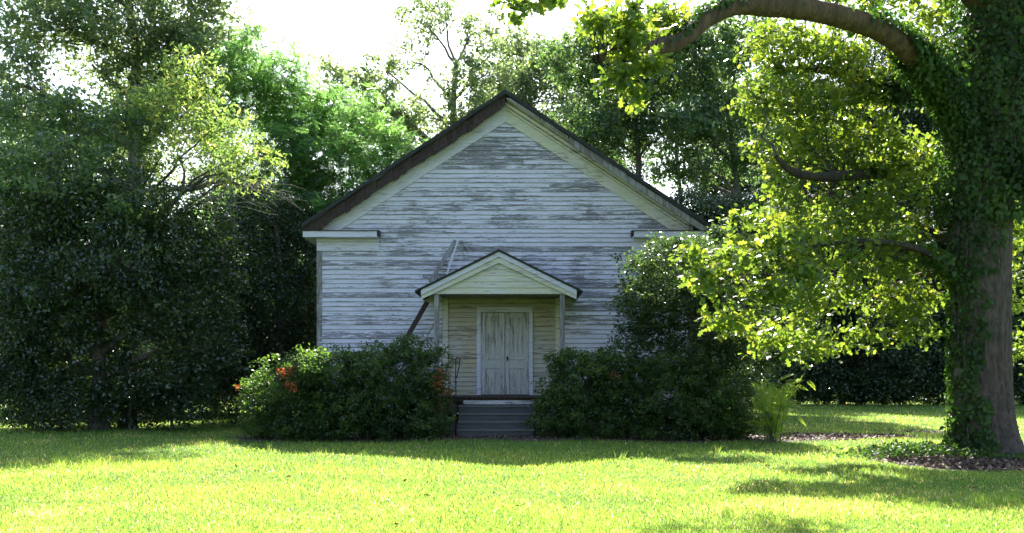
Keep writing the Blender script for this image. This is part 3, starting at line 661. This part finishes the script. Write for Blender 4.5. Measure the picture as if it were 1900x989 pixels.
# far-off wood that reads as one mass
el = []
for k in range(30):
    x = -62+k*4.4+rng.normal(); y = 74+rng.normal()*3; h = 6.5+rng.random()*3.0+(2.5 if x < -14 or x > 22 else 0)
    el.append(((x, y, h*.6), (4.2, 3, h*.55))); el.append(((x+2, y-2, 2.2), (4, 2, 2.6)))
C, O = spray_points(el, 3.6, .5); L, idx = fill_sprays(C, 18, .7); L = L[L[:, 2] > .1]
tag(leaves('distant_woodland', L, np.full(len(L), .34), M['dark_leaf'], RHOMB, None, .6), 'distant woodland closing the view behind everything', kind='stuff')

# ------------------------------------------------------------------ the big oak on the right
OX, OY = 9.35, 19.5
oak = root('oak_tree', (OX, OY, float(gz(OX, OY))), 'huge ivy clad oak with furrowed trunk and long arching limb on the right', 'tree')
T = Tubes()
tp = smooth_path([(OX+.12, OY, -.1), (OX+.08, OY, .25), (OX+.02, OY, .9), (OX-.02, OY, 2), (OX-.02, OY, 4), (OX+.05, OY, 6), (OX+.2, OY, 8), (OX+.4, OY, 10.5), (OX+.7, OY, 13)], 200)
zr = tp[:, 2]; tr = .545+.30*np.exp(-(zr+.1)*2.6)+.06*np.exp(-((zr-6.6)/1.2)**2)-.03*np.clip(zr-8, 0, 9)
d = None
sides = 144; a = np.arange(sides)*2*math.pi/sides
fz_ = np.cumsum(rng.normal(size=(200, 1))*.16, 0)
furrow = 1-.034*np.abs(np.sin(a*13+fz_+1.3*np.sin(zr[:, None]*3.1+a*4)))**3-.022*np.abs(np.sin(a*21-fz_*1.4+1.1*np.sin(zr[:, None]*5.3+a*2)))**4+.007*rng.normal(size=(200, sides))+.05*np.sin(a*5+1)*np.exp(-zr*1.2)[:, None]+.03*np.sin(a*3+.5)
ring = tp[:, None]+(tr[:, None]*furrow)[..., None]*np.stack([np.cos(a), np.sin(a), 0*a], -1)[None]
T.V.append(ring.reshape(-1, 3)); i, j = np.meshgrid(np.arange(199), np.arange(sides), indexing='ij'); j2 = (j+1) % sides
T.F.append(np.stack([i*sides+j, i*sides+j2, (i+1)*sides+j2, (i+1)*sides+j], -1).reshape(-1, 4)); T.n = 200*sides
T.build('trunk', M['oak_bark'], oak)
def limb(name, pts, r0, r1, n=30, sides=14, mat='limb_bark'):
    T = Tubes(); p = smooth_path(pts, n); k = 5 if sides >= 40 else 1; pp = smooth_path(pts, n*k); t_ = np.linspace(0, 1, n*k)
    rr = (r0+(r1-r0)*t_)*(1+.06*np.sin(t_*17)+.045*np.sin(t_*41+1)+.10*np.exp(-((t_-.62)/.02)**2)+.12*np.exp(-((t_-.82)/.018)**2)); T.add(pp, rr, sides, .035); T.build(name, M[mat], oak); return p
L1 = limb('limb', [P(1835,330,19.5), P(1775,205,19), P(1705,112,18.2), P(1630,56,17.4), P(1530,24,16.5), P(1430,10,15.8), P(1370,10,15.3), P(1318,30,14.9), P(1268,72,14.5), P(1200,94,14.1), P(1145,100,13.8), P(1106,110,13.5)], .235, .075, 60, 40)
L2 = limb('limb', [P(1830,420,20), P(1740,350,21.5), P(1660,322,21.5), P(1590,324,20.5), P(1520,328,19.4), P(1470,318,18.8), P(1440,290,18.6)], .19, .045, 24, 10, 'dark_bark')
L3 = limb('limb', [P(1830,480,19.5), P(1750,440,20.5), P(1680,405,21), P(1600,372,21.5), P(1520,300,21.5)], .10, .03, 20, 8, 'dark_bark')
L4 = limb('limb', [P(1830,240,19.5), P(1740,178,20), P(1650,170,21), P(1540,130,22), P(1440,130,22)], .24, .06, 20, 8)
L5 = limb('limb', [P(1830,560,19.5), P(1740,480,19.2), P(1650,450,18.9), P(1540,452,18.4), P(1440,480,18), P(1350,530,17.6)], .075, .02, 20, 8, 'dark_bark')
L6 = limb('limb', [P(1840,330,19.5), P(1900,320,19), P(1990,300,18.5)], .25, .18, 10, 8)
L7 = limb('limb', [P(1830,500,19.8), P(1760,500,20.5), P(1680,520,21), P(1620,560,21)], .10, .03, 14, 7)
L8 = limb('limb', [P(1840,60,19.6), P(1800,-120,18), P(1500,-230,14), P(1150,-120,11.5), P(1010,-30,10.4), P(960,15,10)], .22, .012, 26, 7)
allL = np.concatenate([L1[14:], L2[8:], L3[6:], L4[6:], L5[5:], L7[4:]])
ells = [E(1425,95,55,45,21), E(1500,120,70,50,21.5), E(1420,190,60,50,20.5), E(1500,200,80,60,21), E(1590,130,70,45,21), E(1590,220,80,60,21), E(1440,270,55,45,20),
        E(1530,290,80,50,20.5), E(1630,300,70,60,21), E(1450,350,45,40,19.5), E(1500,400,60,40,19.5), E(1570,390,70,50,20), E(1660,390,70,60,20.5), E(1460,60,60,35,22), E(1560,60,70,40,22),
        E(1700,290,50,60,21), E(1690,480,60,50,20), E(1620,470,70,50,19.5), E(1540,470,70,45,18.5), E(1640,560,60,45,20.5), E(1610,620,45,28,20.5), E(1700,610,45,35,20.5), E(1690,550,50,40,20.5), E(1560,540,60,40,19.5),
        E(1540,430,80,40,25.5), E(1620,440,60,45,26), E(1480,400,50,30,26), E(1870,420,50,80,21), E(1890,540,40,60,21.5), E(1885,640,30,40,22), E(1720,130,40,60,21), E(1650,-15,80,35,20.5), E(1735,30,50,50,21.5), E(1540,-30,80,25,20.5), E(1790,-20,50,50,21.5)]
C, O = spray_points(ells, 34, .5)
front = [E(1440,440,70,30,17.5), E(1370,480,60,28,17), E(1320,520,50,28,16.8), E(1430,540,60,35,17.2), E(1350,590,60,28,16.8), E(1500,560,50,40,18), E(1480,500,60,30,17.6), E(1400,400,50,20,18), E(1290,470,45,22,17), E(1440,620,60,40,18.5), E(1510,640,50,35,19)]
C2, O2 = spray_points(front, 48, .7)
hang = [E(1165,50,60,45,13.5), E(1225,30,40,35,14.6), E(1150,140,40,30,13.4), E(1180,180,30,26,13.4), E(1110,30,40,30,13.2), E(1200,110,40,35,13.5)]
C3, O3 = spray_points(hang, 95, .8)
far = [E(935,2,30,22,10), E(985,2,25,20,10.1), E(960,25,28,16,10), E(1030,-12,16,14,10.2)]
C4, O4 = spray_points(far, 100, .8)
ups = [((2.6, 21.2, 10.8), (1.3, .6, .35)), ((1.2, 19.6, 10.8), (.8, .4, .3)), ((6.6, 17.1, 9.4), (1.2,.5,.3)), ((6.5, 15, 10.5), (1.6, 1.2, .7)), ((8.5, 14.3, 9.8), (1.5, .9, .7)), ((4.6, 16.5, 11.0), (1.2, .9, .6)), ((10.5, 15.0, 10.2), (1.5, 1.1, .7)), ((9, 20, 12.5), (2.2, 2.2, 1.2)), ((7.2, 19, 11), (1.4, 1.4, .9)), ((4.2, 18.2, 9.6), (1.1, .5, .4)), ((11.5, 19, 9), (1.6, 1.8, 1.4)), ((12, 17.5, 6.5), (1.1, 1.2, 1)), ((3.6, 17.8, 9.2), (1.3, .4, .3)), ((2.9, 18.6, 9.6), (.9, .3, .25)), ((5.6, 19.1, 9.6), (1., .4, .3)), ((8.0, 18.0, 10.2), (1.2, .4, .3))]  # crown clumps out of view, placed by where their shadows fall
C5, O5 = spray_points(ups, 10, .9)
LU = limb('limb', [(OX+.3, OY, 8.5), (7.5, 18.5, 10), (5.5, 17.8, 10.6), (3.2, 19, 10.8), (1.5, 19.6, 10.9)], .2, .04, 20, 8)  # out-of-view limbs added to carry the shade clumps
LU2 = limb('limb', [(OX+.4, OY, 9.5), (9.2, 17, 10), (8.2, 15.2, 9.9), (6.2, 15, 10)], .2, .05, 20, 8)
T = Tubes()
for Cc, LL, pr, rr in ((C, allL, .28, .018), (C2, np.concatenate([L5[6:], L3]), .28, .010), (C3, L1[30:], .6, .012), (C4, L8[16:], .8, .007), (C5, np.concatenate([LU[6:], LU2[6:], L1[20:40], tp[144:]]), .3, .02)):
    for q in np.where(rng.random(len(Cc)) < pr)[0]:
        dd = np.linalg.norm(LL-Cc[q], axis=1); j = int(np.argmin(dd+rng.random(len(dd))*.5))
        if dd[j] > 1.5: 
            # branch from another nearer twig cluster
            dd2 = np.linalg.norm(Cc-Cc[q], axis=1); j2 = int(np.argsort(dd2)[min(6, len(dd2)-1)]); T.add(wobble_path(Cc[j2], Cc[q], 4, .2), np.linspace(.016, .006, 4), 4); 
            if rng.random() < .75: continue
        T.add(wobble_path(LL[j], Cc[q], 7, .3), np.linspace(rr*(.7+dd[j]*.3), rr*.25, 7), 4)
T.build('branches', M['dark_bark'], oak)
def oakcrown(name, Cc, n, rs, ls, flat=.5):
    L, idx = fill_sprays(Cc, n, rs, flat); cv = rng.random(len(Cc))
    return leaves(name, L, np.full(len(L), ls), M['oak_leaf'], OAK, oak, .9, var=cv[idx], droop=.5)
oakcrown('crown', C, 15, .30, .145); oakcrown('drooping_foliage', C2, 13, .24, .15); oakcrown('hanging_foliage', C3, 11, .16, .14); oakcrown('top_spray', C4, 6, .10, .13)
# crown clumps added above the frame: keep the right foreground in broken shade
oakcrown('upper_shade_crown', C5, 26, .42, .16)
# ivy on trunk, limbs
ivy = root('ivy_vine', (OX, OY-.6, float(gz(OX, OY-.6))), 'dense ivy climbing the left side and top of the big oak trunk', 'vine')
pts, outs = [], []
def ivy_on(path, rad, n, keep, thick):
    path = np.asarray(path); m_ = len(path); t_ = rng.random(n)*(m_-1); i = np.minimum(t_.astype(int), m_-2); f = (t_-i)[:, None]
    c = path[i]*(1-f)+path[i+1]*f; r_ = np.interp(t_, np.arange(m_), rad); d = norm(path[i+1]-path[i])
    q = rng.normal(size=(n, 3)); q = norm(q-(q*d).sum(1, keepdims=True)*d)
    k = keep(c, q); c, q, r_ = c[k], q[k], r_[k]
    th = np.abs(rng.normal(size=len(c)))*thick
    pts.append(c+q*(r_+.01+th)[:, None]); outs.append(q)
def k_trunk(c, q):
    ang = q[:, 0]; edge = .42+(c[:, 2]-1.2)*.0   # q.x <-: left side
    z = c[:, 2]; lim = np.where(z < 3.2, -.35+.12*np.sin(z*3), np.where(z < 5.4, -.35+(z-3.2)*.62, 1.2))
    lim = lim+.12*np.sin(z*9+q[:, 0]*5)
    return (q[:, 0] < lim) & (rng.random(len(z)) < np.clip(.62+.5*np.sin(z*4+q[:, 0]*6)*np.sin(z*7.3+q[:, 1]*5), .12, 1))
ivy_on(tp[:160], tr[:160], 30000, k_trunk, .07)
ivy_on(tp[88:176], tr[88:176]+.12, 12000, lambda c, q: (c[:, 2] > 4.6), .16)
ivy_on(L1[:24], np.linspace(.245, .20, 24), 15000, lambda c, q: (q[:, 2] > -.2+.5*np.sin(c[:, 0]*4)) & (rng.random(len(c)) < np.clip((c[:, 0]-5.8)/2.2, .01, 1)) | (c[:, 0] > 7.35), .09)
ivy_on(L1[24:58], np.linspace(.19, .09, 34), 3600, lambda c, q: (q[:, 2] > .25+.35*np.sin(c[:, 0]*5)) & (rng.random(len(c)) < np.clip(.25+.6*np.sin(c[:, 0]*2.7), .03, .8)), .035)
ivy_on(L4[:12], np.linspace(.26, .15, 12), 3500, lambda c, q: q[:, 2] > -.8, .10)
ivy_on(L2[:12], np.linspace(.22, .15, 12), 1500, lambda c, q: q[:, 2] > -.3, .08)
ivy_on(L6, np.full(10, .25), 2500, lambda c, q: q[:, 2] > -2, .12)
ivy_on(L5[:6], np.full(6, .14), 700, lambda c, q: q[:, 2] > -2, .08)
pts = np.concatenate(pts); outs = np.concatenate(outs)
leaves('foliage', pts, .05+.07*rng.random(len(pts)), M['ivy_leaf'], (np.array([(0,0,0), (-.4,.1,.03), (-.3,.55,.05), (0,1,-.05), (.3,.55,.05), (.4,.1,.03)]), [(0,5,4,3), (0,3,2,1)]), ivy, out=outs, var=.5+.5*np.sin(pts[:, 2]*3+pts[:, 0]*4))
T = Tubes()
for k in range(14):
    a0 = math.pi+rng.normal()*.5; zz = np.linspace(0, 5, 14); aa = a0+np.cumsum(rng.normal(size=14)*.05)
    cx = np.interp(zz, zr, tp[:, 0]); rr = np.interp(zz, zr, tr)+.015
    T.add(np.stack([cx+np.cos(aa)*rr, OY+np.sin(aa)*rr, zz+.02], 1), np.linspace(.022, .008, 14), 5)
T.build('stems', M['bark'], ivy)

# ------------------------------------------------------------------ shrubs round the church
def shrub(name, label, group, el, mat, ls, dens, n, rs, base, tpl=RHOMB, fill=.4, twigs=.15, cat='shrub', up=.9):
    return tree(name, label, cat, group, base, np.mean([e[0] for e in el], 0), .05, el, mat, tpl, ls, dens, n, rs, up=up, twigs=twigs, fill=fill, zmin=.03)
GA = 'azalea bushes in front of the church'
s1 = shrub('azalea_bush', 'left azalea with orange dying leaves and a sunlit yellow green top', GA,
      [E(545,735,85,75,23.6,1.0), E(600,710,70,55,23.6,.9), E(500,770,55,45,23.7,.7), E(560,690,50,40,22.9,.6), E(592,672,42,26,22.2,.5), E(625,770,70,55,23.2,.8), E(480,715,30,30,23.8,.5), E(560,790,90,32,23.3,.8)],
      'azalea_leaf', .075, 62, 24, .15, P(560, 800, 23.6))
s2 = shrub('azalea_bush', 'rounded dark azalea immediately left of the steps with a browned right end', GA,
      [E(735,715,95,80,24,1.0), E(680,750,80,65,23.6,.9), E(790,740,48,80,24,.8), E(740,790,95,36,23.6,.8), E(700,660,50,25,24.2,.6), E(775,655,45,22,24.3,.5), E(660,690,50,40,24,.6)],
      'azalea_leaf', .072, 62, 24, .15, P(735, 800, 24))
s3 = shrub('azalea_bush', 'dark azalea immediately right of the steps with loose upper sprigs', GA,
      [E(1085,720,85,72,24,1.0), E(1040,760,50,55,23.8,.8), E(1130,690,60,50,24.2,.8), E(1090,785,90,42,23.6,.8), E(1060,670,35,22,24.1,.5), E(1150,740,70,60,24,.9)],
      'azalea_leaf', .075, 62, 24, .15, P(1090, 800, 24))
s4 = shrub('azalea_bush', 'lower spreading azalea at the right end of the row', GA,
      [E(1240,740,75,60,23.8,1.0), E(1310,760,75,52,23.6,.9), E(1230,680,45,32,24,.6), E(1370,750,55,60,23.8,.8), E(1250,790,95,34,23.5,.8), E(1360,790,70,28,23.6,.7), E(1290,700,60,35,24,.6)],
      'azalea_leaf', .075, 60, 24, .15, P(1270, 800, 23.8))
def patch(parent, el, n, ls=.06):
    C, O = spray_points(el, 220, .5); L, idx = fill_sprays(C, n, .10); leaves('dead_leaves', L, np.full(len(L), ls), M['dead_leaf'], RHOMB, parent, .5)
patch(s1, [E(529,688,13,10,22.35,.25), E(542,716,12,9,22.4,.25), E(446,718,8,10,23.6,.12), E(470,748,8,10,23.4,.12)], 9)
patch(s2, [E(818,700,13,22,23.3,.22), E(828,722,8,12,23.5,.2)], 5)
patch(s3, [E(1142,698,9,5,23.3,.12)], 5)
big = shrub('tall_shrub', 'tall shrub against the right corner of the church with pale sunlit top leaves', None,
      [E(1235,478,55,42,22.9,.8), E(1200,525,55,50,23.2,.9), E(1290,470,50,32,22.9,.7), E(1230,540,55,50,24.2,.9), E(1175,590,40,60,25,.8), E(1260,560,80,70,24.8,1.0), E(1330,500,60,60,25,.9), E(1350,600,80,70,24.8,1.0),
       E(1220,650,70,60,25,.9), E(1310,680,90,60,24.8,1.0), E(1395,560,45,60,25,.8), E(1375,670,50,65,24.6,.8), E(1340,440,25,28,25,.4), E(1160,490,22,16,25,.4), E(1380,490,40,40,25,.7)],
      'shrub_leaf', .10, 26, 20, .22, P(1270, 800, 25), twigs=.4, fill=.45)
sap = root('fern_sapling', tuple(P(1435, 800, 22.4)*[1, 1, 0]+[0, 0, .08]), 'bright green fern leaved sapling at the right end of the bushes', 'sapling')
T = Tubes(); LP = []; b0 = P(1435, 800, 22.4); b0[2] = .08
for k in range(13):
    e = P(1438+rng.normal()*26, 705+rng.random()*45, 22.4+rng.normal()*.35); pth = wobble_path(b0+rng.normal(size=3)*[.12, .12, 0], e, 8, .06); T.add(pth, np.linspace(.014, .004, 8), 5)
    for j in range(2, 8):
        for q in range(4): LP.append(pth[j]+rng.normal(size=3)*.05)
LP += [P(1470+rng.normal()*8, 712+12*k, 22.4) for k in range(6)]
T.add(smooth_path([b0, P(1450,750,22.4), P(1474,712,22.4)], 8), np.linspace(.012, .004, 8), 5)
T.build('stems', M['bark'], sap)
leaves('foliage', np.array(LP), np.full(len(LP), .30), M['sapling_leaf'], frond_template(8, .055, .24), sap, .9, var=np.full(len(LP), .9))

# ------------------------------------------------------------------ litter, ground ivy, grass
def scatter_in(e, n):
    cx, cy, rx, ry = e; a = rng.random(n)*6.283; r_ = np.sqrt(rng.random(n))*1.05; return cx+rx*r_*np.cos(a), cy+ry*r_*np.sin(a)
LX, LY = [], []
for e, n in zip(BARE, (6500, 2600, 1200, 1500, 150)):
    x, y = scatter_in(e, n); LX.append(x); LY.append(y)
x = rng.uniform(-7, 12, 260); y = rng.uniform(9.5, 24, 260); LX.append(x); LY.append(y)
LX = np.concatenate(LX); LY = np.concatenate(LY)
pt = np.stack([LX, LY, gz(LX, LY)+.015+rng.random(len(LX))*.03], 1)
tag(leaves('leaf_litter', pt, np.full(len(pt), .085), M['litter_leaf'], RHOMB, None, 2.2), 'dry brown fallen leaves scattered under the oak and bushes', kind='stuff')
x = np.concatenate([OX-1.0+rng.normal(size=1500)*.55, OX-1.9+rng.normal(size=1500)*.5, OX+.2+rng.normal(size=900)*.6]); y = np.concatenate([OY-.2+rng.normal(size=1500)*.45, OY-.4+rng.normal(size=1500)*.4, OY-1.0+rng.normal(size=900)*.25])
pt = np.stack([x, y, gz(x, y)+.02+.20*rng.random(len(x))**1.3*np.exp(-((x-OX+1.3)/1.4)**2)], 1)
tag(leaves('ground_ivy', pt, np.full(len(pt), .085), M['ivy_leaf'], RHOMB, None, 1.4), 'low ivy spreading over the ground at the foot of the oak', kind='stuff')

def grass(n, y0, y1, h, wd, seedw=0.):
    u = rng.random(n); y = 1/(1/y0*(1-u)+u/y1) if True else None
    x = (rng.random(n)*2-1)*(y*.56+3); k = ~bare_mask(x, y)
    # keep a thin scatter inside the bare patches
    k |= rng.random(n) < .06
    k &= ~((np.abs(x-CX) < HW) & (y > YF)); k &= ~((np.abs(x+.3) < 1.9) & (y > 24.2) & (y < 27.5))
    x, y = x[k], y[k]; n = len(x); pat = .5+.5*np.sin(x*.9+2*np.sin(y*.4))*np.sin(y*1.1+np.sin(x*.7))
    hh = h*(.5+.8*rng.random(n))*(.75+.5*pat)*(1+(y-y0)/y0*.25); ww = wd*(.7+.6*rng.random(n))*(y/y0)**.75
    a = rng.random(n)*math.pi; lean = rng.normal(size=(n, 2))*.45*hh[:, None]; z = gz(x, y)
    c, s = np.cos(a)*ww/2, np.sin(a)*ww/2
    V = np.zeros((n, 5, 3))
    V[:, 0] = np.stack([x-c, y-s, z-.004], 1); V[:, 1] = np.stack([x+c, y+s, z-.004], 1)
    V[:, 2] = np.stack([x+c*.75+lean[:, 0]*.4, y+s*.75+lean[:, 1]*.4, z+hh*.6], 1); V[:, 3] = np.stack([x-c*.75+lean[:, 0]*.4, y-s*.75+lean[:, 1]*.4, z+hh*.6], 1)
    V[:, 4] = np.stack([x+lean[:, 0]*1.3, y+lean[:, 1]*1.3, z+hh*.95], 1)
    Fc = (np.arange(n)[:, None]*5+np.array([[0, 1, 2, 3, 3, 2, 4]])).ravel()
    p2 = .5+.25*np.sin(x*2.3+1.7*np.sin(y*1.1+x))+.25*np.sin(y*2.9+1.3*np.sin(x*1.7-y*.6)); p3 = .5+.5*np.sin(x*.45+np.sin(y*.31)*2+1)*np.sin(y*.52+1.6*np.sin(x*.23))
    hh *= (.7+.6*p2); v = np.clip(rng.normal(size=n)*.13+.24+.16*pat+.24*p2+.12*p3, 0, .93); v[rng.random(n) < .02+.09*(p2*p3)**2*1.6] = 1.
    return V.reshape(-1, 3), Fc, np.tile([4, 3], n), np.repeat(v, 5)
V, Fc, cn, vv = grass(460000, 8.6, 62, .042, .0056)
tag(np_mesh('grass', V, Fc, cn, M['grass_blade'], None, vv), 'short mown grass of the sunny lawn', kind='stuff')
# taller uncut tufts
cent = [P(200+rng.normal()*90, 850+rng.normal()*8, 17.0+rng.normal()*.5) for _ in range(40)]+[P(580+rng.normal()*60, 838, 20.5) for _ in range(10)]+[P(1840+rng.normal()*30, 930, 11.9+rng.normal()*.3) for _ in range(9)]+[P(1000+rng.normal()*250, 855, 18.5+rng.normal()) for _ in range(16)]
V, Fc, cn, vv = [], [], [], []
for c in cent:
    for k in range(9):
        x, y = c[0]+rng.normal()*.06, c[1]+rng.normal()*.06; h = .10+rng.random()*.10; n0 = len(V); le = rng.normal(size=2)*.06; wd = .004; z = float(gz(x, y))
        V += [(x-wd, y, z), (x+wd, y, z), (x+wd*.7+le[0]*.4, y+le[1]*.4, z+h*.6), (x-wd*.7+le[0]*.4, y+le[1]*.4, z+h*.6), (x+le[0], y+le[1], z+h)]
        Fc += [n0, n0+1, n0+2, n0+3, n0+3, n0+2, n0+4]; cn += [4, 3]; vv += [rng.random()*.8]*5
tag(np_mesh('tall_grass', V, Fc, cn, M['grass_blade'], None, vv), 'scattered taller uncut grass tufts on the lawn', kind='stuff')
